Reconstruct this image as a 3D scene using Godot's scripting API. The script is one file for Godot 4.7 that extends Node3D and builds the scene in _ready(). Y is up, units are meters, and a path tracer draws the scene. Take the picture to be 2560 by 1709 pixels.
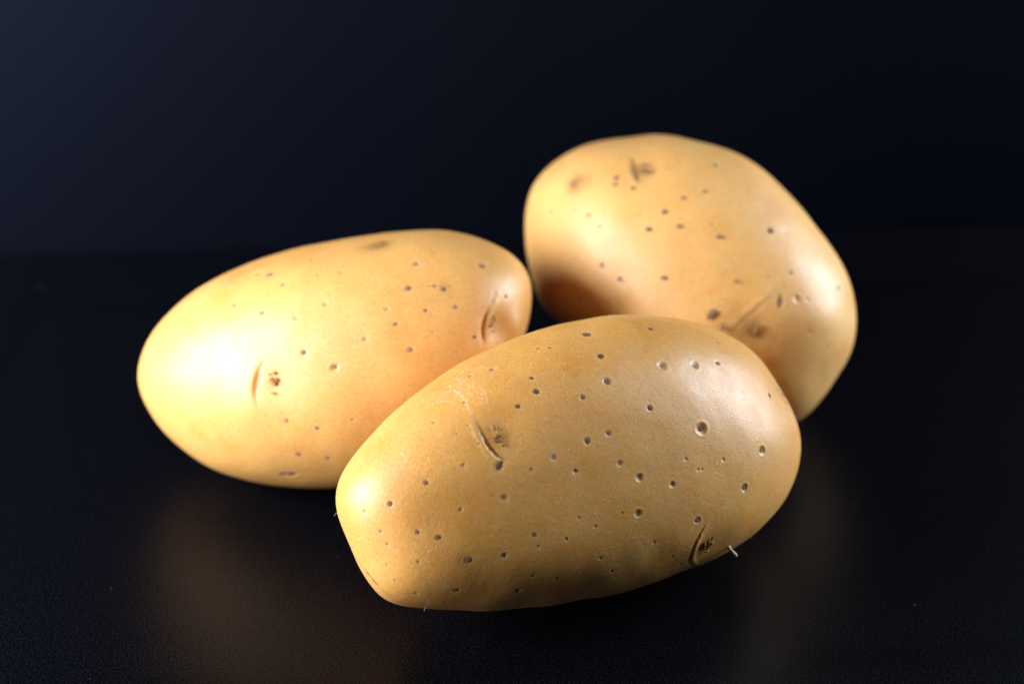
extends Node3D
# Three potatoes lying together on a black satin table in front of a dark blue backdrop. Metres; potato measures in millimetres.

const LEAN := 27.0   # degrees: the potatoes' shape axes lean back by this much
const MM := 0.001
var AXES := Basis(Vector3(1, 0, 0), Vector3(0, cos(deg_to_rad(LEAN)), -sin(deg_to_rad(LEAN))), Vector3(0, sin(deg_to_rad(LEAN)), cos(deg_to_rad(LEAN))))
var rng := RandomNumberGenerator.new()
var mottle := FastNoiseLite.new()
var lumps := FastNoiseLite.new()
var fine := FastNoiseLite.new()
var net := FastNoiseLite.new()
var skin_mat: StandardMaterial3D
var cork_mat: StandardMaterial3D
var hair_mat: StandardMaterial3D


func _ready() -> void:
	rng.seed = 41
	# ---- camera, air, lamps
	var cam := Camera3D.new()
	cam.name = "camera"
	add_child(cam)
	cam.position = Vector3(0, 0.2242, 0.3882)
	cam.rotation_degrees = Vector3(-LEAN, 0, 0)
	var lens := CameraAttributesPhysical.new()
	lens.frustum_focal_length = 60.0
	lens.frustum_focus_distance = 0.352
	lens.frustum_near = 0.01
	lens.frustum_far = 20.0
	lens.exposure_aperture = 9.0
	cam.attributes = lens
	cam.fov = rad_to_deg(2.0 * atan(12.0 / 60.0))
	cam.near = 0.01
	cam.far = 20.0
	cam.current = true
	var env := Environment.new()
	env.background_mode = Environment.BG_COLOR
	env.background_color = Color(0.012, 0.015, 0.024)
	env.tonemap_mode = Environment.TONE_MAPPER_LINEAR
	env.tonemap_exposure = 1.1
	env.sdfgi_enabled = true
	env.ssao_enabled = true
	env.ssil_enabled = true
	var world := WorldEnvironment.new()
	world.name = "world"
	world.environment = env
	add_child(world)
	lamp("key_softbox", Vector3(-0.375, 0.188, 0.185), Vector3(-0.03, 0.04, 0.04), Vector2(0.26, 0.24), 0.57, Color(0.97, 0.98, 1.0))
	lamp("rim_softbox", Vector3(0.56, 0.25, -0.10), Vector3(0.04, 0.04, 0.03), Vector2(0.20, 0.32), 0.58, Color(0.93, 0.965, 1.0))

	noise_setup()
	materials()
	setting()

	dust()

	# ---- the potatoes
	potato("potato", pitted_potato_shape(), 290, "pitted yellow potato nearest the camera, dotted with dark specks, white rootlet underneath", 5)
	potato("potato", golden_potato_shape(), 170, "smooth golden potato with a bright tip and crescent eye, behind the pitted one", 6)
	potato("potato", tall_potato_shape(), 170, "pale potato standing highest against the backdrop, brown scar near its top", 7)


func lamp(called: String, at: Vector3, towards: Vector3, size: Vector2, energy: float, tint: Color) -> void:
	var l := AreaLight3D.new()
	l.name = called
	l.area_size = size
	l.light_energy = energy
	l.light_color = tint
	l.shadow_enabled = true
	l.area_range = 4.0
	add_child(l)
	l.look_at_from_position(at, towards, Vector3.UP)


func noise_setup() -> void:
	mottle.seed = 3
	mottle.noise_type = FastNoiseLite.TYPE_SIMPLEX_SMOOTH
	mottle.frequency = 55.0
	mottle.fractal_octaves = 4
	lumps.seed = 9
	lumps.noise_type = FastNoiseLite.TYPE_SIMPLEX_SMOOTH
	lumps.frequency = 48.0
	lumps.fractal_octaves = 2
	net.seed = 23
	net.noise_type = FastNoiseLite.TYPE_SIMPLEX_SMOOTH
	net.frequency = 620.0
	net.fractal_octaves = 2
	fine.seed = 17
	fine.noise_type = FastNoiseLite.TYPE_SIMPLEX_SMOOTH
	fine.frequency = 420.0
	fine.fractal_octaves = 3


func noise_map(freq: float, octaves: int, seed_: int, size: int, kind := FastNoiseLite.TYPE_SIMPLEX_SMOOTH, ramp: Gradient = null) -> NoiseTexture2D:
	var n := FastNoiseLite.new()
	n.noise_type = kind
	n.frequency = freq
	n.fractal_octaves = octaves
	n.seed = seed_
	var t := NoiseTexture2D.new()
	t.width = size
	t.height = size
	t.seamless = true
	t.noise = n
	if ramp:
		t.color_ramp = ramp
	return t


func grade(stops: Array) -> Gradient:
	var g := Gradient.new()
	g.offsets = PackedFloat32Array(stops.map(func(s): return s[0]))
	g.colors = PackedColorArray(stops.map(func(s): return s[1]))
	return g


func grey(v: float) -> Color:
	return Color(v, v, v)


func materials() -> void:
	skin_mat = StandardMaterial3D.new()
	skin_mat.resource_name = "potato_skin"
	skin_mat.vertex_color_use_as_albedo = true
	skin_mat.albedo_texture = noise_map(0.06, 4, 5, 1024, FastNoiseLite.TYPE_SIMPLEX_SMOOTH, grade([[0.1, Color(0.86, 0.82, 0.74)], [0.42, Color(0.965, 0.955, 0.94)], [0.62, Color(0.985, 0.98, 0.97)], [0.9, Color(1, 1, 1)]]))
	skin_mat.uv1_triplanar = true
	skin_mat.uv1_scale = Vector3.ONE * 22.0
	skin_mat.roughness = 1.0
	skin_mat.roughness_texture = noise_map(0.012, 4, 8, 512, FastNoiseLite.TYPE_SIMPLEX_SMOOTH, grade([[0.2, grey(0.42)], [0.8, grey(0.54)]]))
	skin_mat.metallic_specular = 0.53
	skin_mat.clearcoat_enabled = true
	skin_mat.clearcoat = 0.12
	skin_mat.clearcoat_roughness = 0.5
	skin_mat.heightmap_enabled = true
	skin_mat.heightmap_texture = noise_map(0.11, 3, 21, 1024)
	skin_mat.heightmap_scale = 0.0052
	skin_mat.subsurf_scatter_enabled = true
	skin_mat.subsurf_scatter_strength = 0.2
	cork_mat = StandardMaterial3D.new()
	cork_mat.resource_name = "cork"
	cork_mat.vertex_color_use_as_albedo = true
	cork_mat.roughness = 0.8
	cork_mat.metallic_specular = 0.2
	hair_mat = StandardMaterial3D.new()
	hair_mat.resource_name = "root_fibre"
	hair_mat.albedo_color = Color(0.58, 0.42, 0.33).linear_to_srgb()
	hair_mat.roughness = 0.7


func setting() -> void:
	var black := StandardMaterial3D.new()
	black.resource_name = "black_table"
	black.albedo_color = Color(0.0068, 0.0076, 0.0130).linear_to_srgb()
	black.roughness = 0.33
	black.metallic_specular = 0.25
	black.uv1_triplanar = true
	black.uv1_scale = Vector3.ONE * 5.5
	black.uv1_offset = Vector3(0.37, 0.1, 0.43)
	black.albedo_texture = noise_map(0.17, 2, 63, 2048, FastNoiseLite.TYPE_SIMPLEX_SMOOTH, grade([[0.3, grey(0.2)], [0.55, grey(0.45)], [0.75, grey(1.0)]]))
	black.heightmap_enabled = true
	black.heightmap_texture = noise_map(0.18, 2, 31, 2048)
	black.heightmap_scale = 0.0055
	var slab := box_mesh(Vector3(1.6, 0.03, 1.5), 0.002)
	var top := MeshInstance3D.new()
	top.name = "table_top"
	top.mesh = slab
	top.material_override = black
	top.position = Vector3(0, -0.015, 0.55)
	top.rotation.y = atan2(0.0225, 0.3128)
	top.position = Vector3(0, -0.015, -0.126) + Basis(Vector3.UP, top.rotation.y) * Vector3(0, 0, 0.75)
	top.set_meta("kind", "structure")
	add_child(top, true)
	var navy := StandardMaterial3D.new()
	navy.resource_name = "navy_board"
	navy.albedo_color = Color(0.0088, 0.0112, 0.0215).linear_to_srgb()
	navy.roughness = 0.54
	navy.metallic = 1.0
	navy.uv1_triplanar = true
	navy.uv1_scale = Vector3.ONE * 5.0
	var wall := MeshInstance3D.new()
	wall.name = "backdrop"
	wall.mesh = box_mesh(Vector3(0.90, 0.6, 0.02), 0.001)
	wall.material_override = navy
	wall.rotation.y = top.rotation.y
	wall.position = Vector3(0, 0.27, -0.126) + Basis(Vector3.UP, wall.rotation.y) * Vector3(0, 0, -0.0105)
	wall.set_meta("kind", "structure")
	add_child(wall, true)


func dust() -> void:
	# lint and crumbs lying about on the table, too small and too many to count
	var st := SurfaceTool.new()
	st.begin(Mesh.PRIMITIVE_TRIANGLES)
	st.set_smooth_group(-1)
	rng.seed = 77
	for i in 130:
		var at := Vector3(rng.randf_range(-0.17, 0.17), 0.00005, rng.randf_range(-0.10, 0.16))
		var r := 0.00005 + 0.00010 * pow(rng.randf(), 4.0)
		var long := rng.randf_range(0.8, 2.2)
		var turn := Basis(Vector3.UP, rng.randf() * TAU)
		var ring := []
		for k in 5:
			var a := TAU * k / 5.0
			ring.append(at + turn * (Vector3(cos(a) * long, 0, sin(a)) * r * rng.randf_range(0.6, 1.2)))
		var top := at + Vector3(0, r * 0.9, 0)
		for k in 5:
			for v in [ring[k], ring[(k + 1) % 5], top]:
				st.add_vertex(v)
	st.generate_normals()
	var m := StandardMaterial3D.new()
	m.resource_name = "dust"
	m.albedo_color = Color(0.07, 0.065, 0.065).linear_to_srgb()
	m.roughness = 0.9
	var o := add_part("dust", st.commit(), m, self)
	o.set_meta("kind", "stuff")
	o.set_meta("label", "fine pale dust scattered over the black table")


func box_mesh(size: Vector3, bevel: float) -> ArrayMesh:
	# a slab with narrow chamfers along its edges
	var h := size / 2.0
	var st := SurfaceTool.new()
	st.begin(Mesh.PRIMITIVE_TRIANGLES)
	st.set_smooth_group(-1)
	var pts := {}
	for sx in [-1, 1]:
		for sy in [-1, 1]:
			for sz in [-1, 1]:
				for ax in 3:
					var p := Vector3(sx * (h.x - bevel), sy * (h.y - bevel), sz * (h.z - bevel))
					p[ax] = [sx, sy, sz][ax] * h[ax]
					pts[[sx, sy, sz, ax]] = p
	for ax in 3:
		var u := (ax + 1) % 3
		var v := (ax + 2) % 3
		for s in [-1, 1]:
			var corner := []
			for k in [[-1, -1], [1, -1], [1, 1], [-1, 1]]:
				var key := [0, 0, 0, ax]
				key[ax] = s
				key[u] = k[0]
				key[v] = k[1]
				corner.append(pts[key])
			face(st, corner)
		for a in [-1, 1]:
			for b in [-1, 1]:
				var e := []
				for k in [[-1, u], [1, u], [1, v], [-1, v]]:
					var key := [0, 0, 0, k[1]]
					key[ax] = k[0]
					key[u] = a
					key[v] = b
					e.append(pts[key])
				face(st, e)
	for sx in [-1, 1]:
		for sy in [-1, 1]:
			for sz in [-1, 1]:
				face(st, [pts[[sx, sy, sz, 0]], pts[[sx, sy, sz, 1]], pts[[sx, sy, sz, 2]]])
	st.generate_normals()
	return st.commit()


func face(st: SurfaceTool, c: Array) -> void:
	var mid := Vector3.ZERO
	for p in c:
		mid += p
	if (c[1] - c[0]).cross(c[2] - c[0]).dot(mid) > 0:
		c.reverse()
	for i in range(1, c.size() - 1):
		for k in [0, i, i + 1]:
			st.add_vertex(c[k])


# ------------------------------------------------------------------ potatoes

func ring_table(shape: Dictionary) -> Dictionary:
	# radius of the outline and of its best oval for each of 1440 angles
	var g: Array = shape.girth
	var q: Array = shape.oval
	var n: int = (g.size() - 1) / 2
	var rho := PackedFloat32Array()
	var oval := PackedFloat32Array()
	for i in 1441:
		var t := -PI + TAU * i / 1440.0
		var r: float = g[0]
		for k in range(1, n + 1):
			r += g[k] * cos(k * t) + g[n + k] * sin(k * t)
		rho.append(r)
		oval.append(1.0 / sqrt(q[0] * cos(t) ** 2 + 2.0 * q[1] * cos(t) * sin(t) + q[2] * sin(t) ** 2))
	return {"rho": rho, "oval": oval}


func spot(shape: Dictionary, ring: Dictionary, s: Vector3) -> Vector3:
	# a direction on the unit ball -> a point of the body, in metres from its centre
	var rr := minf(sqrt(s.x * s.x + s.y * s.y), 1.0)
	var t := atan2(s.y, s.x)
	var f := (t + PI) / TAU * 1440.0
	var i := clampi(int(f), 0, 1439)
	f -= i
	var o: float = lerpf(ring.oval[i], ring.oval[i + 1], f)
	var r: float = lerpf(o, lerpf(ring.rho[i], ring.rho[i + 1], f), smoothstep(0.25, 1.0, rr)) * rr
	var u := r * cos(t)
	var v := r * sin(t)
	var w: float = shape.slant.x * u + shape.slant.y * v + shape.depth * pow(maxf(0.0, 1.0 - pow(rr, shape.full)), 1.0 / shape.full) * signf(s.z)
	return AXES * (Vector3(u, v, w) * MM)


func up_dir(a: float, b: float) -> Vector3:
	return Vector3(a, b, sqrt(maxf(0.0, 1.0 - a * a - b * b)))


func frame_at(shape: Dictionary, ring: Dictionary, a: float, b: float) -> Transform3D:
	# the skin at that direction: x across, y up along it, z outwards
	var s := up_dir(a, b)
	var t1 := s.cross(Vector3(0.3, 0.5, 0.8)).normalized()
	var t2 := s.cross(t1)
	var e := 0.004
	var n := (spot(shape, ring, (s + t1 * e).normalized()) - spot(shape, ring, (s - t1 * e).normalized())).cross(spot(shape, ring, (s + t2 * e).normalized()) - spot(shape, ring, (s - t2 * e).normalized())).normalized()
	var p := spot(shape, ring, s)
	if n.dot(p) < 0:
		n = -n
	var x := AXES.x - n * AXES.x.dot(n)
	if x.length() < 0.2:
		x = AXES.z - n * AXES.z.dot(n)
	x = x.normalized()
	return Transform3D(Basis(x, n.cross(x), n), p)


func trace(shape: Dictionary, ring: Dictionary, line: Array, steps := 5) -> PackedVector3Array:
	# a smooth line on the body through directions
	var out := PackedVector3Array()
	for i in line.size() - 1:
		var a: Vector2 = line[maxi(i - 1, 0)]
		var b: Vector2 = line[i]
		var c: Vector2 = line[i + 1]
		var d: Vector2 = line[mini(i + 2, line.size() - 1)]
		for k in steps:
			var q := b.cubic_interpolate(c, a, d, float(k) / steps)
			q += Vector2(rng.randf_range(-1, 1), rng.randf_range(-1, 1)) * 0.0018
			out.append(spot(shape, ring, up_dir(q.x, q.y)))
	out.append(spot(shape, ring, up_dir(line[-1].x, line[-1].y)))
	return out


const CELL := 0.005

func note(cells: Dictionary, at: Vector3, reach: float, mark: Array) -> void:
	var lo := Vector3i(((at - Vector3.ONE * reach) / CELL).floor())
	var hi := Vector3i(((at + Vector3.ONE * reach) / CELL).floor())
	for x in range(lo.x, hi.x + 1):
		for y in range(lo.y, hi.y + 1):
			for z in range(lo.z, hi.z + 1):
				var key := Vector3i(x, y, z)
				if not cells.has(key):
					cells[key] = []
				if not mark in cells[key]:
					cells[key].append(mark)


func potato(called: String, shape: Dictionary, n: int, label: String, seed_: int) -> void:
	var ring := ring_table(shape)
	rng.seed = seed_ * 100
	var root := Node3D.new()
	root.name = called
	add_child(root, true)
	var base := Vector3(shape.centre.x, 0, shape.centre.z)
	root.position = base
	root.set_meta("label", label)
	root.set_meta("category", "potato")
	root.set_meta("group", "potatoes heaped on the black table")
	var lift := Vector3(0, shape.centre.y, 0)

	# marks on the skin, sorted into cells
	var cells := {}
	var pits := []
	for l in shape.lenticels:
		var f := frame_at(shape, ring, l[0], l[1])
		var turn := deg_to_rad(l[5]) + rng.randf_range(-0.4, 0.4)
		var r: float = l[2] * MM * rng.randf_range(0.74, 1.0)
		var m := {"at": f, "r": r, "deep": 1.0 + (l[3] - 1.0) * 0.65, "stretch": l[4] * rng.randf_range(0.95, 1.25), "turn": Vector2(cos(turn), sin(turn)), "tone": rng.randf(), "pale": lerpf(2.3, 1.0, shape.ink), "wob": rng.randf_range(0.0, 6.28)}
		pits.append(m)
		note(cells, f.origin, r * 4.5, [0, pits.size() - 1])
	var swells := []
	for w in shape.swells:
		swells.append([spot(shape, ring, up_dir(w[0], w[1])), w[2] * MM, w[3] * MM])
		note(cells, swells[-1][0], w[2] * MM * 2.6, [1, swells.size() - 1])
	var stains := []
	for w in shape.stains:
		stains.append([spot(shape, ring, up_dir(w[0], w[1])), w[2] * MM, w[3], w[4]])
		note(cells, stains[-1][0], w[2] * MM * 2.2, [2, stains.size() - 1])
	var lines := []
	for e in shape.eyes:
		var path := trace(shape, ring, e.line)
		lines.append({"path": path, "wide": e.wide * MM, "deep": e.deep * MM, "brow": e.brow * MM, "eye": true, "tone": -0.5, "slit": e.slit, "ink": e.ink, "glow": e.glow})
		for p in path:
			note(cells, p, e.wide * MM * 5.0, [3, lines.size() - 1])
	for e in shape.scratches:
		var path := trace(shape, ring, e.line)
		lines.append({"path": path, "wide": e.wide * MM, "deep": -0.05 * MM * signf(e.tone), "brow": 0.0, "eye": false, "tone": e.tone})
		for p in path:
			note(cells, p, e.wide * MM * 4.0, [3, lines.size() - 1])

	# the body: a ball of six grids, finer towards the side that shows, pushed out to the shape
	var index := {}
	var dirs := PackedVector3Array()
	var tris := PackedInt32Array()
	for ax in 3:
		var u := (ax + 1) % 3
		var v := (ax + 2) % 3
		for side in [0, n]:
			var ids := PackedInt32Array()
			ids.resize((n + 1) * (n + 1))
			for i in n + 1:
				for j in n + 1:
					var key := Vector3i.ZERO
					key[ax] = side
					key[u] = i
					key[v] = j
					var id := -1
					var edge: bool = i == 0 or j == 0 or i == n or j == n
					if edge:
						id = index.get(key, -1)
					if id < 0:
						id = dirs.size()
						var d := Vector3(tan((2.0 * key.x / n - 1.0) * PI / 4), tan((2.0 * key.y / n - 1.0) * PI / 4), tan((2.0 * key.z / n - 1.0) * PI / 4)).normalized()
						dirs.append((d + Vector3(0, 0, 0.42)).normalized())
						if edge:
							index[key] = id
					ids[i * (n + 1) + j] = id
			for i in n:
				for j in n:
					var a := ids[i * (n + 1) + j]
					var b := ids[(i + 1) * (n + 1) + j]
					var c := ids[(i + 1) * (n + 1) + j + 1]
					var d := ids[i * (n + 1) + j + 1]
					if side == n:
						tris.append_array(PackedInt32Array([a, c, b, a, d, c]))
					else:
						tris.append_array(PackedInt32Array([a, b, c, a, c, d]))
	var pos := PackedVector3Array()
	pos.resize(dirs.size())
	for i in dirs.size():
		pos[i] = spot(shape, ring, dirs[i])
	var nor := normals_of(pos, tris)
	var tint := PackedColorArray()
	tint.resize(dirs.size())
	var shift := Vector3(seed_ * 1.7, seed_ * 0.9, 0)
	var low := INF
	for i in dirs.size():
		var p := pos[i]
		var no := nor[i]
		var h := lumps.get_noise_3dv(p + shift) * 0.00022 + fine.get_noise_3dv(p + shift) * 0.00002
		var m1 := mottle.get_noise_3dv(p + shift)
		var m2 := mottle.get_noise_3dv(p * 2.7 - shift)
		var m3 := fine.get_noise_3dv(p * 0.8 + shift)
		var m4 := mottle.get_noise_3dv(p * 1.1 + shift * 3.0)
		var c: Vector3 = shape.hue * (1.0 + 0.07 * m1 + 0.05 * m3) + Vector3(0.02, -0.016, -0.022) * m2 + Vector3(-0.05, -0.07, -0.045) * 0.55 * pow(clampf(0.5 + m4 * 1.3, 0.0, 1.0), 3.0)
		# flakes and dust that cling to the skin
		var fl := net.get_noise_3dv(p * 1.9 - shift) + 0.35 * m2
		if fl > 0.58:
			var k: float = minf((fl - 0.58) * 6.0, 1.0) * shape.dusty
			c = c.lerp(Vector3(0.80, 0.66, 0.48), 0.4 * k)
			h += 0.00004 * k
		elif fl < -0.46:
			c = c.lerp(Vector3(0.36, 0.20, 0.07), minf((-0.46 - fl) * 5.0, 1.0) * 0.35)
		var key := Vector3i((p / CELL).floor())
		if cells.has(key):
			for mark in cells[key]:
				match mark[0]:
					0:
						var pit: Dictionary = pits[mark[1]]
						var d: Vector3 = p - pit.at.origin
						var a: float = d.dot(pit.at.basis.x)
						var b: float = d.dot(pit.at.basis.y)
						var x: float = (a * pit.turn.x + b * pit.turn.y) / pit.stretch
						var y: float = -a * pit.turn.y + b * pit.turn.x
						var q: float = sqrt(x * x + y * y) / pit.r * (1.0 + 0.04 * sin(3.0 * atan2(y, x) + pit.wob) + 0.10 * m3)
						if q < 4.5:
							h += pit.r * pit.deep * (-0.17 * exp(-pow(q / 1.05, 4.0)) - 0.10 * exp(-q * q / 3.5) + 0.05 * exp(-pow((q - 1.5) / 0.4, 2.0)))
							var dark := exp(-pow(q / 0.95, 4.0))
							c = c.lerp(Vector3(0.20, 0.115, 0.085), dark * (0.55 + 0.35 * pit.tone) * shape.ink)
							c = c.lerp(Vector3(0.55, 0.30, 0.07), 0.30 * clampf(pit.deep - 0.6, 0.15, 1.3) * exp(-pow((q - 1.1) / 0.5, 2.0)) * (1.0 - dark))
							c = c.lerp(Vector3(0.74, 0.58, 0.36), 0.10 * exp(-pow((q - 1.8) / 0.45, 2.0)))
					1:
						var sw: Array = swells[mark[1]]
						h += sw[2] * exp(-(p - sw[0]).length_squared() / (sw[1] * sw[1]))
					2:
						var stn: Array = stains[mark[1]]
						var q: float = (p - stn[0]).length() / stn[1] * (1.0 + 0.45 * m1 + 0.5 * m3)
						var k: float = stn[2] * exp(-q * q * 1.4) * (0.75 + 0.6 * m3)
						if stn[3] == 3:
							k *= clampf(1.0 - absf(net.get_noise_3dv(p + shift)) * 7.0, 0.0, 1.0) * clampf(0.4 + 2.0 * m2, 0.0, 1.0)
							h += 0.0001 * k
						c = c.lerp([Vector3(0.16, 0.075, 0.02), Vector3(0.33, 0.20, 0.15), Vector3(0.50, 0.23, 0.04), Vector3(0.86, 0.72, 0.52)][stn[3]], clampf(k, 0.0, 0.95))
						h += 0.00006 * k * m3
					3:
						var ln: Dictionary = lines[mark[1]]
						var path: PackedVector3Array = ln.path
						var best := INF
						var along := 0.0
						var sd := 0.0
						for k in path.size() - 1:
							var ab := path[k + 1] - path[k]
							var f := clampf((p - path[k]).dot(ab) / ab.length_squared(), 0.0, 1.0)
							var off := p - path[k] - ab * f
							var l := off.length_squared()
							if l < best:
								best = l
								along = (k + f) / (path.size() - 1.0)
								sd = signf(no.cross(ab).dot(off))
						var dd: float = sqrt(best) / ln.wide
						var taper: float = pow(maxf(0.0, sin(PI * clampf(along, 0.02, 0.98))), 0.7)
						if ln.eye:
							var s2: float = dd * sd * signf(ln.brow)
							# an overhanging brow on one side, a hollow that slopes up on the other
							var hollow: float = exp(-dd * dd * 1.6) if s2 < 0.0 else exp(-dd * dd * 0.28)
							h += taper * (-ln.deep * (0.8 + 0.5 * sin(along * 7.0 + ln.wide * 9000.0)) * hollow + absf(ln.brow) * exp(-pow((s2 + 3.0) / 2.4, 2.0)))
							c = c.lerp(ln.slit, taper * ln.ink * clampf(0.8 + 1.2 * m3 + 0.5 * m2, 0.3, 1.2) * exp(-pow((s2 - 0.1) * 1.3, 2.0)))
							c = c.lerp(Vector3(0.56, 0.28, 0.04), taper * ln.glow * exp(-pow((s2 - 1.4) * 0.7, 2.0)))
							c = c.lerp(Vector3(0.70, 0.50, 0.28), taper * 0.25 * exp(-pow((s2 + 1.2) * 1.4, 2.0)))
						else:
							var k: float = exp(-dd * dd * 1.5) * taper * absf(ln.tone) * clampf(0.75 + 1.4 * m3 + 0.6 * m2, 0.0, 1.3)
							h += ln.deep * k
							c = c.lerp(Vector3(0.20, 0.11, 0.08) if ln.tone < 0 else Vector3(0.82, 0.68, 0.50), clampf(k, 0.0, 1.0))
		pos[i] = p + no * h + lift
		low = minf(low, pos[i].y)
		tint[i] = Color(c.x, c.y, c.z)
	# it stands on the table: settle by what the relief took away
	for i in pos.size():
		pos[i].y -= low
	lift.y -= low
	var arrays := []
	arrays.resize(Mesh.ARRAY_MAX)
	arrays[Mesh.ARRAY_VERTEX] = pos
	arrays[Mesh.ARRAY_NORMAL] = normals_of(pos, tris)
	arrays[Mesh.ARRAY_COLOR] = tint
	arrays[Mesh.ARRAY_INDEX] = tris
	var mesh := ArrayMesh.new()
	mesh.add_surface_from_arrays(Mesh.PRIMITIVE_TRIANGLES, arrays)
	add_part("skin", mesh, skin_mat, root)

	# corky plugs in the pits
	for pit in pits:
		if pit.r > 0.00042:
			add_part("lenticel", plug_mesh(pit, lift), cork_mat, root)
	for k in shape.eyes.size():
		var e: Dictionary = shape.eyes[k]
		var eye := add_part("eye", slit_mesh(shape, ring, lines[k], lift), cork_mat, root)
		for b in e.buds:
			var f := frame_at(shape, ring, b[0], b[1])
			var q := sunk(lines[k], f.origin, f.basis.z)
			f.origin += lift + f.basis.z * (q - 0.05 * b[2] * MM)
			f.basis = f.basis * Basis(Vector3(0, 0, 1), rng.randf() * TAU) * Basis.from_scale(Vector3(rng.randf_range(0.9, 1.6), rng.randf_range(0.55, 1.0), 0.8))
			add_part("bud", bud_mesh(f, b[2] * MM, Color(lines[k].slit.x, lines[k].slit.y, lines[k].slit.z) if lines[k].slit.x < 0.4 else Color(0.30, 0.14, 0.04)), cork_mat, eye)
	for sc in shape.scabs:
		var f := frame_at(shape, ring, sc[0], sc[1])
		f.origin += lift - f.basis.z * 0.12 * sc[2] * MM
		f.basis = f.basis * Basis(Vector3(0, 0, 1), rng.randf() * TAU) * Basis.from_scale(Vector3(1.5, 0.8, 0.35))
		add_part("scab", bud_mesh(f, sc[2] * MM), cork_mat, root)
	if shape.has("fibres"):
		for fb in shape.fibres:
			var f := frame_at(shape, ring, fb[0], fb[1])
			add_part(fb[2], fibre_mesh(f, lift, fb[3] * MM, fb[4] * MM, fb[5]), hair_mat, root)


func sunk(ln: Dictionary, p: Vector3, no: Vector3) -> float:
	# how far the hollow beside an eye's brow lies below the smooth body
	var best := INF
	var along := 0.0
	var path: PackedVector3Array = ln.path
	for k in path.size() - 1:
		var ab := path[k + 1] - path[k]
		var f := clampf((p - path[k]).dot(ab) / ab.length_squared(), 0.0, 1.0)
		var l := (p - path[k] - ab * f).length_squared()
		if l < best:
			best = l
			along = (k + f) / (path.size() - 1.0)
	var dd: float = sqrt(best) / ln.wide
	return -ln.deep * exp(-dd * dd * 0.28) * pow(maxf(0.0, sin(PI * clampf(along, 0.02, 0.98))), 0.7)


func normals_of(pos: PackedVector3Array, tris: PackedInt32Array) -> PackedVector3Array:
	var arrays := []
	arrays.resize(Mesh.ARRAY_MAX)
	arrays[Mesh.ARRAY_VERTEX] = pos
	arrays[Mesh.ARRAY_INDEX] = tris
	var out := PackedVector3Array()
	out.resize(pos.size())
	for i in range(0, tris.size(), 3):
		var a := tris[i]
		var b := tris[i + 1]
		var c := tris[i + 2]
		var n := (pos[c] - pos[a]).cross(pos[b] - pos[a])
		out[a] += n
		out[b] += n
		out[c] += n
	for i in out.size():
		out[i] = out[i].normalized()
	return out


func add_part(called: String, mesh: Mesh, mat: Material, parent: Node3D) -> MeshInstance3D:
	var o := MeshInstance3D.new()
	o.name = called
	o.mesh = mesh
	o.material_override = mat
	parent.add_child(o, true)
	return o


func plug_mesh(pit: Dictionary, lift: Vector3) -> ArrayMesh:
	# a cracked corky disc on the floor of its pit
	var st := SurfaceTool.new()
	st.begin(Mesh.PRIMITIVE_TRIANGLES)
	st.set_smooth_group(0)
	var f: Transform3D = pit.at
	var n := 12
	var rows := []
	var tone: float = 0.75 + 0.5 * pit.tone
	var outline := []
	for k in n:
		outline.append(rng.randf_range(0.90, 1.07))
	for r in 4:
		var row := []
		for k in n:
			var t := TAU * k / n
			var q: float = [1.0, 0.82, 0.5, 0.0][r] * outline[k] * pit.r
			var x: float = q * cos(t) * pit.stretch
			var y: float = q * sin(t)
			var h: float = pit.r * (-0.255 * pit.deep + [-0.10, 0.06, 0.10, 0.08][r] + (rng.randf_range(-0.03, 0.03) if r in [1, 2] else 0.0))
			var c: Color = [Color(0.16, 0.085, 0.045), Color(0.12, 0.066, 0.044), Color(0.165, 0.105, 0.082), Color(0.12, 0.075, 0.058)][r] * tone * pit.pale * rng.randf_range(0.85, 1.15)
			row.append([f * Vector3(x * pit.turn.x - y * pit.turn.y, x * pit.turn.y + y * pit.turn.x, h) + lift, Color(c.r, c.g, c.b)])
		rows.append(row)
	for r in 3:
		for k in n:
			var a: Array = rows[r][k]
			var b: Array = rows[r][(k + 1) % n]
			var c: Array = rows[r + 1][(k + 1) % n]
			var d: Array = rows[r + 1][k]
			for v in [a, c, b, a, d, c] if r < 2 else [a, rows[3][0], b]:
				st.set_color(v[1])
				st.add_vertex(v[0])
	st.index()
	st.generate_normals()
	return st.commit()


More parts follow.
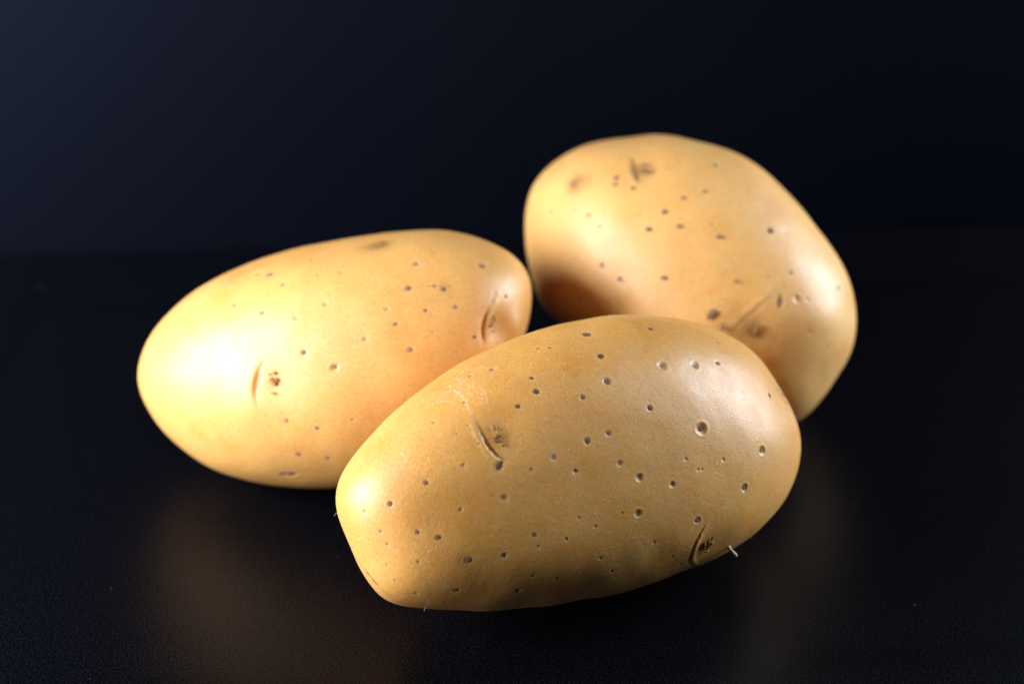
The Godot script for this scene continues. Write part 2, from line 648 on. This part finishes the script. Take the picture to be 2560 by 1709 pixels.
func slit_mesh(shape: Dictionary, ring: Dictionary, ln: Dictionary, lift: Vector3) -> ArrayMesh:
	# the dark leaf scar that lines the slit under an eye's brow
	var st := SurfaceTool.new()
	st.begin(Mesh.PRIMITIVE_TRIANGLES)
	st.set_smooth_group(0)
	var path: PackedVector3Array = ln.path
	var rows := []
	for k in path.size():
		var t := float(k) / (path.size() - 1)
		var taper: float = pow(maxf(0.0, sin(PI * clampf(t, 0.02, 0.98))), 0.7)
		var dir := (path[mini(k + 1, path.size() - 1)] - path[maxi(k - 1, 0)]).normalized()
		var out := path[k].normalized()
		var across := out.cross(dir).normalized() * signf(ln.brow)
		out = dir.cross(across).normalized() * signf(ln.brow)
		if out.dot(path[k]) < 0:
			out = -out
		var row := []
		for s in 4:
			var u: float = [-0.28, -0.10, 0.10, 0.32][s] * ln.ink * taper * rng.randf_range(0.85, 1.1)
			var hollow: float = exp(-u * u * 1.6) if u < 0 else exp(-u * u * 0.28)
			var h: float = -ln.deep * hollow * taper + ln.wide * ([-0.10, 0.10, 0.10, -0.10][s] * taper - 0.02)
			if taper > 0.2:
				h += absf(ln.brow) * exp(-pow((u + 3.0) / 2.4, 2.0)) * taper
			row.append([path[k] + across * u * ln.wide + out * h + lift, Color(ln.slit.x, ln.slit.y, ln.slit.z) * rng.randf_range(0.75, 1.25)])
		rows.append(row)
	for k in path.size() - 1:
		for s in 3:
			for v in [rows[k][s], rows[k + 1][s + 1], rows[k + 1][s], rows[k][s], rows[k][s + 1], rows[k + 1][s + 1]]:
				st.set_color(Color(v[1].r, v[1].g, v[1].b))
				st.add_vertex(v[0])
	st.index()
	st.generate_normals()
	return st.commit()


func bud_mesh(f: Transform3D, r: float, dark := Color(0.22, 0.10, 0.03)) -> ArrayMesh:
	# a scaly brown bud: a low knob with an uneven crown
	var st := SurfaceTool.new()
	st.begin(Mesh.PRIMITIVE_TRIANGLES)
	st.set_smooth_group(0)
	var n := 11
	var rows := []
	for i in 5:
		var row := []
		for k in n:
			var t := TAU * k / n
			var q: float = [1.05, 0.95, 0.72, 0.38, 0.0][i] * r * (rng.randf_range(0.5, 1.35) if i < 4 else 1.0)
			var h: float = [-0.35, 0.0, 0.14, 0.2, 0.12][i] * r * (rng.randf_range(0.5, 1.5) if i < 4 else 1.0)
			var g := rng.randf()
			row.append([f * Vector3(q * cos(t), q * sin(t), h), dark.lerp(Color(0.50, 0.29, 0.12), g * g * (0.7 if i > 0 else 0.4))])
		rows.append(row)
	for i in 4:
		for k in n:
			var a: Array = rows[i][k]
			var b: Array = rows[i][(k + 1) % n]
			var c: Array = rows[i + 1][(k + 1) % n]
			var d: Array = rows[i + 1][k]
			for v in [a, c, b, a, d, c] if i < 3 else [a, rows[4][0], b]:
				st.set_color(v[1])
				st.add_vertex(v[0])
	st.index()
	st.generate_normals()
	return st.commit()


func fibre_mesh(f: Transform3D, lift: Vector3, length: float, radius: float, bend: Vector3) -> ArrayMesh:
	# a thin root fibre that leaves the skin and curls
	var st := SurfaceTool.new()
	st.begin(Mesh.PRIMITIVE_TRIANGLES)
	st.set_smooth_group(0)
	var p := f.origin + lift - f.basis.z * radius * 1.5
	var dir := f.basis.z
	var rings := []
	var steps := 12
	for i in steps + 1:
		var t := float(i) / steps
		var x := dir.cross(Vector3(0.3, 0.2, 0.9)).normalized()
		var y := dir.cross(x)
		var row := []
		for k in 7:
			var a := TAU * k / 7
			row.append(p + (x * cos(a) + y * sin(a)) * radius * (1.0 - 0.5 * t + 0.25 * sin(t * 9.0)) * rng.randf_range(0.75, 1.25))
		rings.append(row)
		dir = (dir + bend * (1.6 / steps) + Vector3(rng.randf_range(-1, 1), rng.randf_range(-1, 1), rng.randf_range(-1, 1)) * 0.16).normalized()
		p += dir * length / steps
	for i in steps:
		for k in 7:
			var l := (k + 1) % 7
			for v in [rings[i][k], rings[i + 1][k], rings[i + 1][l], rings[i][k], rings[i + 1][l], rings[i][l]]:
				st.add_vertex(v)
	for k in range(1, 6):
		for v in [rings[steps][0], rings[steps][k + 1], rings[steps][k]]:
			st.add_vertex(v)
	st.index()
	st.generate_normals()
	return st.commit()


func pitted_potato_shape() -> Dictionary:
	return {
		"centre": Vector3(0.0147, 0.0312, 0.0681), "girth": [38.456, 0.716, 9.695, -0.028, 1.237, 0.259, 0.111, 0.071, 0.120, -0.087, 0.261, -0.115, 0.146, -0.056, 0.073, 0.012, -0.066, 0.834, 4.327, -1.118, 1.266, -0.563, 0.038, -0.080, -0.173, 0.094, -0.011, 0.022, 0.082, -0.061, 0.133, -0.084, 0.090],
		"oval": [0.0004043, -0.0001644, 0.0010674], "slant": Vector2(-0.4200, -0.0700), "depth": 31.338,
		"lenticels": [[-0.301, 0.829, 0.448, 1, 1, 0], [-0.226, 0.834, 0.542, 1, 1, 0], [-0.582, 0.649, 0.523, 1, 1, 0], [-0.685, 0.58, 0.441, 1, 1, 0], [-0.771, 0.48, 0.324, 1, 1, 0], [-0.88, 0.39, 0.233, 1, 1, 0], [-0.884, 0.336, 0.231, 1, 1, 0], [-0.348, 0.627, 0.485, 1, 1, 0], [-0.317, 0.539, 0.632, 1, 1, 0], [-0.41, 0.421, 0.479, 1, 1, 0], [-0.75, 0.264, 0.385, 1, 1, 0], [-0.668, 0.404, 0.513, 1, 1, 0], [-0.6, 0.263, 0.249, 1, 1, 0], [-0.624, 0.212, 0.293, 1, 1, 0], [-0.947, 0.158, 0.23, 1, 1, 0], [-0.515, 0.055, 0.515, 1, 1, 0], [-0.369, 0.051, 0.833, 0.5, 1.5, 62], [-0.234, 0.03, 0.544, 1, 1, 0], [-0.172, 0.097, 0.683, 1, 1, 0], [-0.052, 0.021, 0.458, 1, 1, 0], [-0.506, 0.159, 0.282, 1, 1, 0], [0.034, 0.97, 0.512, 1, 1, 0], [0.029, 0.9, 1.054, 1, 1, 0], [0.407, 0.814, 0.902, 1, 1, 0], [0.687, 0.611, 0.497, 1, 1, 0], [0.111, 0.736, 0.707, 1, 1, 0], [0.421, 0.551, 0.954, 1, 1, 0], [0.552, 0.506, 0.869, 1, 1, 0], [0.647, 0.494, 0.635, 1, 1, 0], [0.143, 0.564, 0.911, 1, 1, 0], [-0.014, 0.505, 0.671, 1, 1, 0], [0.32, 0.31, 0.728, 1, 1, 0], [0.483, 0.169, 1, 2.2, 1, 0], [0.753, 0.068, 0.906, 2.2, 1, 0], [0.131, 0.224, 0.578, 1, 1, 0], [0.015, 0.217, 0.759, 1, 1, 0], [0.136, 0.041, 0.556, 1.3, 1, 0], [0.409, 0.049, 0.378, 1.6, 1, 0], [0.578, 0.04, 0.527, 2.2, 1, 0], [0.474, 0.005, 0.356, 1.5, 1, 0], [0.492, 0.005, 0.333, 1.5, 1, 0], [-0.049, 0.021, 0.481, 1, 1, 0], [0.232, -0.018, 0.744, 1.8, 1, 0], [0.85, 0.305, 0.576, 1.2, 1, 0], [0.717, 0.326, 0.27, 1, 1, 0], [0.844, -0.004, 0.248, 1, 1, 0], [0.388, -0.055, 0.776, 2, 1, 0], [0.713, -0.086, 0.946, 2.2, 1, 0], [0.229, -0.238, 0.417, 1, 1, 0], [0.308, -0.23, 0.698, 1.6, 1, 0], [-0.041, -0.268, 0.435, 1, 1, 0], [0.069, -0.345, 0.414, 1, 1, 0], [0.583, -0.255, 0.691, 2, 1, 0], [0.436, -0.435, 0.447, 1, 1, 0], [-0.117, -0.387, 0.365, 1, 1, 0], [0.109, -0.58, 0.394, 1, 1, 0], [0.191, -0.688, 0.467, 1, 1, 0], [0.563, -0.544, 0.406, 1, 1, 0], [0.63, -0.615, 0.533, 1, 1, 0], [0.012, -0.829, 0.305, 1, 1, 0], [-0.026, -0.708, 0.324, 1, 1, 0], [0.241, -0.86, 0.238, 1, 1, 0], [-0.938, -0.053, 0.362, 1, 1, 0], [-0.855, -0.128, 0.47, 1, 1, 0], [-0.751, -0.094, 0.579, 1, 1, 0], [-0.629, -0.014, 0.58, 1, 1, 0], [-0.311, -0.075, 0.697, 1, 1, 0], [-0.476, -0.116, 0.447, 1, 1, 0], [-0.889, -0.231, 0.384, 1, 1, 0], [-0.849, -0.239, 0.292, 1, 1, 0], [-0.798, -0.204, 0.358, 1, 1, 0], [-0.778, -0.254, 0.38, 1, 1, 0], [-0.875, -0.279, 0.203, 1, 1, 0], [-0.652, -0.203, 0.49, 1, 1, 0], [-0.575, -0.225, 0.513, 1, 1, 0], [-0.663, -0.325, 0.424, 1, 1, 0], [-0.789, -0.34, 0.359, 1, 1, 0], [-0.496, -0.342, 0.74, 1, 1, 0], [-0.385, -0.363, 0.722, 1, 1, 0], [-0.254, -0.283, 0.589, 1, 1, 0], [-0.254, -0.368, 0.409, 1, 1, 0], [-0.117, -0.385, 0.388, 1, 1, 0], [-0.764, -0.408, 0.27, 1, 1, 0], [-0.712, -0.486, 0.407, 1, 1, 0], [-0.596, -0.518, 0.543, 1, 1, 0], [-0.308, -0.577, 0.388, 1, 1, 0], [-0.181, -0.666, 0.437, 1, 1, 0], [-0.39, -0.663, 0.527, 1, 1, 0], [-0.505, -0.76, 0.441, 1, 1, 0], [-0.721, -0.574, 0.412, 1, 1, 0], [-0.953, -0.211, 0.229, 1, 1, 0]],
		"eyes": [{"line": [Vector2(-0.579, 0.3), Vector2(-0.548, 0.252), Vector2(-0.508, 0.199), Vector2(-0.461, 0.148), Vector2(-0.409, 0.104), Vector2(-0.361, 0.075)], "wide": 0.301, "deep": 0.42, "brow": 0.24, "slit": Vector3(0.2, 0.09, 0.02), "ink": 0.8, "glow": 0.65, "buds": [[-0.485, 0.258, 0.473], [-0.453, 0.206, 0.731], [-0.405, 0.156, 0.43], [-0.456, 0.232, 0.387], [-0.449, 0.185, 0.516], [-0.424, 0.177, 0.301]]}, {"line": [Vector2(0.631, -0.301), Vector2(0.633, -0.366), Vector2(0.641, -0.437), Vector2(0.655, -0.516), Vector2(0.673, -0.583), Vector2(0.721, -0.635)], "wide": 0.227, "deep": 0.32, "brow": -0.2, "slit": Vector3(0.15, 0.06, 0.03), "ink": 0.7, "glow": 0.1, "buds": [[0.684, -0.429, 0.636], [0.709, -0.409, 0.682], [0.715, -0.481, 0.546], [0.697, -0.371, 0.409], [0.706, -0.442, 0.818], [0.699, -0.405, 0.546], [0.692, -0.452, 0.409]]}],
		"swells": [[-0.431, 0.252, 4.732, -0.6], [0.728, -0.422, 5.537, -0.4], [-0.885, -0.449, 3.523, -0.4]],
		"stains": [[0.706, -0.423, 2.392, 0.85, 0], [-0.453, 0.206, 1.287, 0.5, 2], [-0.754, 0.443, 3.493, 0.22, 1], [-0.718, 0.551, 2.996, 0.22, 1], [0.926, 0.301, 2.529, 0.6, 0], [-0.539, -0.084, 5.08, 0.1, 2], [-0.518, -0.335, 2.212, 0.35, 0], [-0.844, -0.515, 2.29, 0.4, 1], [-0.742, 0.014, 2.544, 0.12, 1], [0.39, 0.878, 6.559, 0.16, 1], [-0.74, 0.548, 4.414, 0.9, 3], [-0.635, 0.475, 3.48, 0.8, 3], [-0.604, 0.668, 3.191, 0.6, 3], [-0.814, 0.433, 3.511, 0.6, 3], [-0.773, 0.067, 3.404, 0.5, 3], [-0.454, 0.263, 3.097, 0.5, 3], [0.66, -0.721, 3.767, 0.8, 3], [0.646, -0.148, 3.65, 0.5, 3], [0.281, -0.441, 4.417, 0.5, 3], [-0.849, -0.508, 4.404, 0.6, 3], [-0.736, -0.563, 3.472, 0.7, 3]],
		"scratches": [{"line": [Vector2(-0.931, -0.32), Vector2(-0.889, -0.366), Vector2(-0.855, -0.402), Vector2(-0.815, -0.462), Vector2(-0.786, -0.532)], "wide": 0.393, "tone": -1.3}, {"line": [Vector2(-0.767, 0.478), Vector2(-0.724, 0.465), Vector2(-0.686, 0.432), Vector2(-0.63, 0.355), Vector2(-0.586, 0.299)], "wide": 0.176, "tone": 0.55}, {"line": [Vector2(-0.789, 0.387), Vector2(-0.762, 0.398), Vector2(-0.71, 0.402)], "wide": 0.096, "tone": 0.6}, {"line": [Vector2(-0.763, 0.544), Vector2(-0.74, 0.548), Vector2(-0.727, 0.531)], "wide": 0.097, "tone": 0.7}, {"line": [Vector2(-0.628, 0.504), Vector2(-0.594, 0.493), Vector2(-0.574, 0.441), Vector2(-0.555, 0.408)], "wide": 0.105, "tone": 0.55}, {"line": [Vector2(0.514, -0.12), Vector2(0.583, -0.154), Vector2(0.643, -0.171), Vector2(0.692, -0.171)], "wide": 0.099, "tone": 0.4}, {"line": [Vector2(-0.304, 0.01), Vector2(-0.292, -0.064), Vector2(-0.317, -0.146)], "wide": 0.077, "tone": 0.35}, {"line": [Vector2(0.518, -0.044), Vector2(0.539, -0.071)], "wide": 0.09, "tone": 0.4}],
		"hue": Vector3(0.66, 0.345, 0.088),
		"full": 2.7, "dusty": 1.0,
		"ink": 1.0,
		"scabs": [[0.917, 0.327, 0.292], [0.934, 0.3, 0.342], [0.932, 0.266, 0.291], [0.927, 0.24, 0.242], [0.851, 0.308, 0.19]],
		"fibres": [[0.809, -0.445, "rootlet", 3.3, 0.46, Vector3(0.25, -0.75, 0.1)], [0.885, -0.38, "root_hair", 0.7, 0.05, Vector3(0.7, -0.2, 0)], [0.968, -0.179, "root_hair", 0.5, 0.06, Vector3(0.4, -0.8, 0)], [0.971, -0.163, "root_hair", 0.45, 0.06, Vector3(0.9, -0.3, 0)], [0.987, -0.009, "root_hair", 0.35, 0.06, Vector3(0.9, 0.2, 0)], [-0.983, -0.153, "root_hair", 1, 0.03, Vector3(-0.2, -0.9, 0.2)], [-0.916, -0.349, "root_hair", 0.4, 0.06, Vector3(-0.9, 0, 0)], [-0.731, -0.604, "root_hair", 0.9, 0.04, Vector3(-0.1, -1, 0.3)]],
	}


func golden_potato_shape() -> Dictionary:
	return {
		"centre": Vector3(-0.0403, 0.0329, 0.0196), "girth": [37.378, -1.595, 8.094, -1.470, 0.666, -0.813, -0.106, -0.394, -0.064, -0.123, -0.016, -0.029, 0.035, 0.031, 0.033, 0.024, 0.019, -0.837, 4.524, 1.176, 1.614, 0.173, 0.182, -0.041, 0.016, -0.114, -0.022, -0.115, -0.010, -0.060, 0.017, -0.007, 0.020],
		"oval": [0.0005002, -0.0001803, 0.0010903], "slant": Vector2(0.1300, -0.0500), "depth": 32.038,
		"lenticels": [[-0.227, 0.79, 0.658, 1, 1, 0], [-0.514, 0.609, 0.911, 1, 1, 0], [-0.595, 0.591, 0.662, 1, 1, 0], [-0.406, 0.534, 0.5, 1, 1, 0], [-0.147, 0.648, 0.499, 1, 1, 0], [0.037, 0.645, 0.498, 1, 1, 0], [0.468, 0.535, 0.696, 1, 1, 0], [0.554, 0.592, 0.601, 1, 1, 0], [0.719, 0.448, 0.752, 1, 1, 0], [-0.628, 0.308, 0.654, 1, 1, 0], [-0.47, 0.278, 0.597, 1, 1, 0], [-0.269, 0.272, 0.739, 1, 1, 0], [-0.066, 0.398, 0.591, 1, 1, 0], [0.288, 0.252, 0.49, 1, 1, 0], [0.307, 0.156, 0.489, 1, 1, 0], [0.447, 0.222, 0.49, 1, 1, 0], [0.58, 0.233, 0.541, 1, 1, 0], [0.482, 0.118, 0.44, 1, 1, 0], [0.16, 0.084, 0.586, 1, 1, 0], [0.382, 0.031, 0.586, 1, 1, 0], [0.634, 0.023, 0.442, 1, 1, 0], [0.709, 0.095, 0.494, 1, 1, 0], [-0.157, 0.019, 0.637, 1, 1, 0], [0.017, -0.084, 0.831, 2, 1, 0], [0.144, -0.476, 0.393, 1, 1, 0], [-0.117, -0.508, 0.493, 1, 1, 0], [-0.256, -0.668, 0.748, 1, 1, 0], [-0.337, -0.802, 1.014, 1, 1.6, 5], [-0.066, -0.738, 0.599, 1, 1, 0], [-0.633, -0.323, 0.352, 1, 1, 0], [-0.556, -0.303, 0.35, 1, 1, 0], [-0.493, -0.524, 0.401, 1, 1, 0], [-0.29, -0.39, 0.592, 1, 1, 0], [-0.57, -0.026, 0.349, 1, 1, 0], [-0.688, 0.033, 0.403, 1, 1, 0], [-0.478, 0.047, 0.347, 1, 1, 0], [0.407, 0.369, 0.738, 1, 1, 0], [0.509, 0.357, 0.542, 1, 1, 0], [0.542, 0.332, 0.641, 1, 1, 0], [0.571, 0.346, 0.444, 1, 1, 0], [0.766, 0.464, 0.454, 1, 1, 0], [0.816, 0.285, 0.451, 1, 1, 0]],
		"eyes": [{"line": [Vector2(-0.35, -0.013), Vector2(-0.364, -0.061), Vector2(-0.377, -0.117), Vector2(-0.392, -0.19), Vector2(-0.398, -0.275)], "wide": 0.444, "deep": 0.38, "brow": 0.16, "slit": Vector3(0.58, 0.31, 0.05), "ink": 0.7, "glow": 0.85, "buds": [[-0.285, -0.081, 0.444], [-0.303, -0.111, 0.444], [-0.29, -0.136, 0.493], [-0.306, -0.189, 0.444], [-0.31, -0.087, 0.296], [-0.298, -0.122, 0.542], [-0.279, -0.113, 0.345]]}, {"line": [Vector2(0.763, 0.291), Vector2(0.744, 0.233), Vector2(0.743, 0.174), Vector2(0.757, 0.113), Vector2(0.777, 0.059)], "wide": 0.349, "deep": 0.45, "brow": -0.6, "slit": Vector3(0.28, 0.14, 0.06), "ink": 0.6, "glow": 0.25, "buds": [[0.787, 0.185, 0.548], [0.784, 0.155, 0.598], [0.804, 0.124, 0.399]]}],
		"swells": [[-0.267, -0.137, 5.9, -0.5], [0.818, 0.145, 3.989, -1], [0.912, 0.158, 3.032, 0.8], [0.298, 0.836, 4.067, -0.7]],
		"stains": [[0.298, 0.836, 3.05, 0.9, 0], [0.789, 0.155, 2.387, 0.45, 0], [-0.296, -0.136, 2.166, 0.35, 2], [-0.719, 0.563, 3.507, 0.3, 0], [-0.511, 0.618, 2.634, 0.3, 0], [0.543, 0.337, 1.578, 0.4, 0], [0.407, 0.369, 1.378, 0.3, 1], [-0.291, -0.396, 1.382, 0.4, 2], [-0.886, 0.443, 2.328, 0.25, 0], [-0.125, 0.79, 2.018, 0.2, 1]],
		"scratches": [{"line": [Vector2(0.274, 0.345), Vector2(0.346, 0.364), Vector2(0.404, 0.37), Vector2(0.492, 0.361), Vector2(0.584, 0.344)], "wide": 0.172, "tone": -0.55}, {"line": [Vector2(0.325, 0.254), Vector2(0.384, 0.273), Vector2(0.438, 0.275)], "wide": 0.122, "tone": -0.3}, {"line": [Vector2(0.767, 0.299), Vector2(0.751, 0.259), Vector2(0.747, 0.219)], "wide": 0.299, "tone": 0.5}],
		"hue": Vector3(0.73, 0.395, 0.118),
		"full": 2.25, "dusty": 0.4,
		"ink": 0.45,
		"scabs": [[0.314, 0.842, 0.458], [-0.337, -0.802, 0.456]],
		"fibres": [],
	}


func tall_potato_shape() -> Dictionary:
	return {
		"centre": Vector3(0.0442, 0.0382, -0.0179), "girth": [38.229, 1.522, 2.267, -1.480, -0.557, 0.392, 0.204, 0.151, -0.086, -0.120, -0.081, 0.078, 0.013, 0.024, 0.037, 0.037, -0.011, -0.861, -6.953, -0.171, -0.219, 0.025, 0.026, -0.494, 0.038, -0.086, 0.055, 0.008, 0.042, 0.019, -0.033, 0.016, -0.028],
		"oval": [0.0006995, 0.0002445, 0.0007550], "slant": Vector2(0.1200, -0.1500), "depth": 36.961,
		"lenticels": [[-0.426, 0.508, 0.7, 1, 1, 0], [-0.426, 0.462, 0.591, 1, 1, 0], [-0.711, 0.619, 0.561, 1, 1, 0], [-0.654, 0.629, 0.556, 1, 1, 0], [-0.79, 0.326, 0.605, 1, 1, 0], [-0.644, 0.315, 0.487, 1, 1, 0], [-0.573, 0.288, 0.537, 1, 1, 0], [-0.523, 0.224, 0.481, 1, 1, 0], [-0.58, 0.002, 0.586, 1, 1, 0], [-0.503, -0.094, 0.529, 1, 1, 0], [-0.483, -0.117, 0.476, 1, 1, 0], [-0.234, -0.096, 0.576, 1, 1, 0], [-0.751, -0.217, 0.54, 1, 1, 0], [-0.248, 0.191, 0.633, 1, 1, 0], [-0.171, 0.298, 0.686, 1, 1, 0], [-0.29, 0.283, 0.424, 1, 1, 0], [-0.07, 0.43, 0.582, 1, 1, 0], [-0.096, 0.222, 0.473, 1, 1, 0], [0.083, 0.525, 0.478, 1, 1, 0], [0.185, 0.753, 0.595, 1, 1, 0], [0.499, 0.538, 0.428, 1, 1, 0], [0.343, 0.449, 0.424, 1, 1, 0], [0.175, 0.209, 0.628, 1, 1, 0], [0.126, 0.301, 0.42, 1, 1, 0], [0.547, 0.251, 0.793, 1.6, 1, 0], [0.648, 0.23, 0.478, 1, 1, 0], [0.218, -0.096, 0.573, 1, 1, 0], [0.162, -0.049, 0.417, 1, 1, 0], [0.43, -0.073, 0.522, 1, 1, 0], [0.452, -0.204, 0.887, 1.6, 1.7, 75], [0.553, -0.191, 1.047, 1.8, 1, 0], [0.614, -0.195, 0.578, 1, 1, 0], [0.091, -0.302, 0.781, 1, 1.7, 35], [0.572, -0.049, 0.525, 1, 1, 0], [0.591, -0.349, 0.525, 1, 1, 0], [0.694, -0.424, 0.477, 1, 1, 0], [0.843, -0.125, 0.696, 1, 1, 0], [0.152, -0.364, 0.677, 1, 1, 0], [-0.338, 0.439, 0.481, 1, 1, 0]],
		"eyes": [{"line": [Vector2(-0.362, 0.69), Vector2(-0.345, 0.612), Vector2(-0.329, 0.547), Vector2(-0.307, 0.492)], "wide": 0.381, "deep": 0.5, "brow": 0.25, "slit": Vector3(0.16, 0.09, 0.08), "ink": 0.8, "glow": 0.4, "buds": [[-0.293, 0.632, 0.544], [-0.286, 0.58, 0.708]]}, {"line": [Vector2(0.187, -0.414), Vector2(0.234, -0.325), Vector2(0.298, -0.253), Vector2(0.383, -0.192), Vector2(0.508, -0.111)], "wide": 0.365, "deep": 0.08, "brow": -0.2, "slit": Vector3(0.58, 0.36, 0.17), "ink": 0.3, "glow": 0.05, "buds": [[0.282, -0.366, 0.834], [0.316, -0.34, 0.782], [0.26, -0.352, 0.573]]}],
		"swells": [[-0.282, 0.588, 5.913, -1.1], [0.268, -0.368, 6.25, -1.3], [0.59, -0.264, 9.444, 0.5], [-0.634, 0.459, 4.363, 0.5], [0.007, 0.017, 19.845, -0.9]],
		"stains": [[-0.634, 0.459, 3.272, 0.95, 0], [-0.63, 0.478, 1.965, 0.6, 1], [-0.306, 0.602, 3.232, 0.75, 0], [0.288, -0.347, 4.166, 0.9, 0], [-0.544, -0.269, 1.911, 0.45, 2], [0.091, -0.302, 1.458, 0.4, 0], [0.195, -0.372, 2.5, 0.3, 0], [0.843, -0.125, 1.498, 0.25, 1], [0.385, -0.514, 2.304, 0.25, 0], [0.454, -0.611, 2.108, 0.35, 0], [0.208, -0.218, 2.705, 0.25, 2]],
		"scratches": [{"line": [Vector2(0.206, -0.394), Vector2(0.258, -0.298), Vector2(0.322, -0.236), Vector2(0.423, -0.167), Vector2(0.531, -0.086)], "wide": 0.261, "tone": 0.3}, {"line": [Vector2(-0.302, 0.768), Vector2(-0.279, 0.839)], "wide": 0.219, "tone": 0.3}, {"line": [Vector2(-0.233, 0.544), Vector2(-0.122, 0.574), Vector2(0.002, 0.578)], "wide": 0.267, "tone": 0.2}],
		"hue": Vector3(0.76, 0.435, 0.145),
		"full": 2.25, "dusty": 0.4,
		"ink": 0.6,
		"scabs": [[-0.643, 0.473, 0.492], [-0.615, 0.438, 0.435], [-0.652, 0.431, 0.327]],
		"fibres": [],
	}
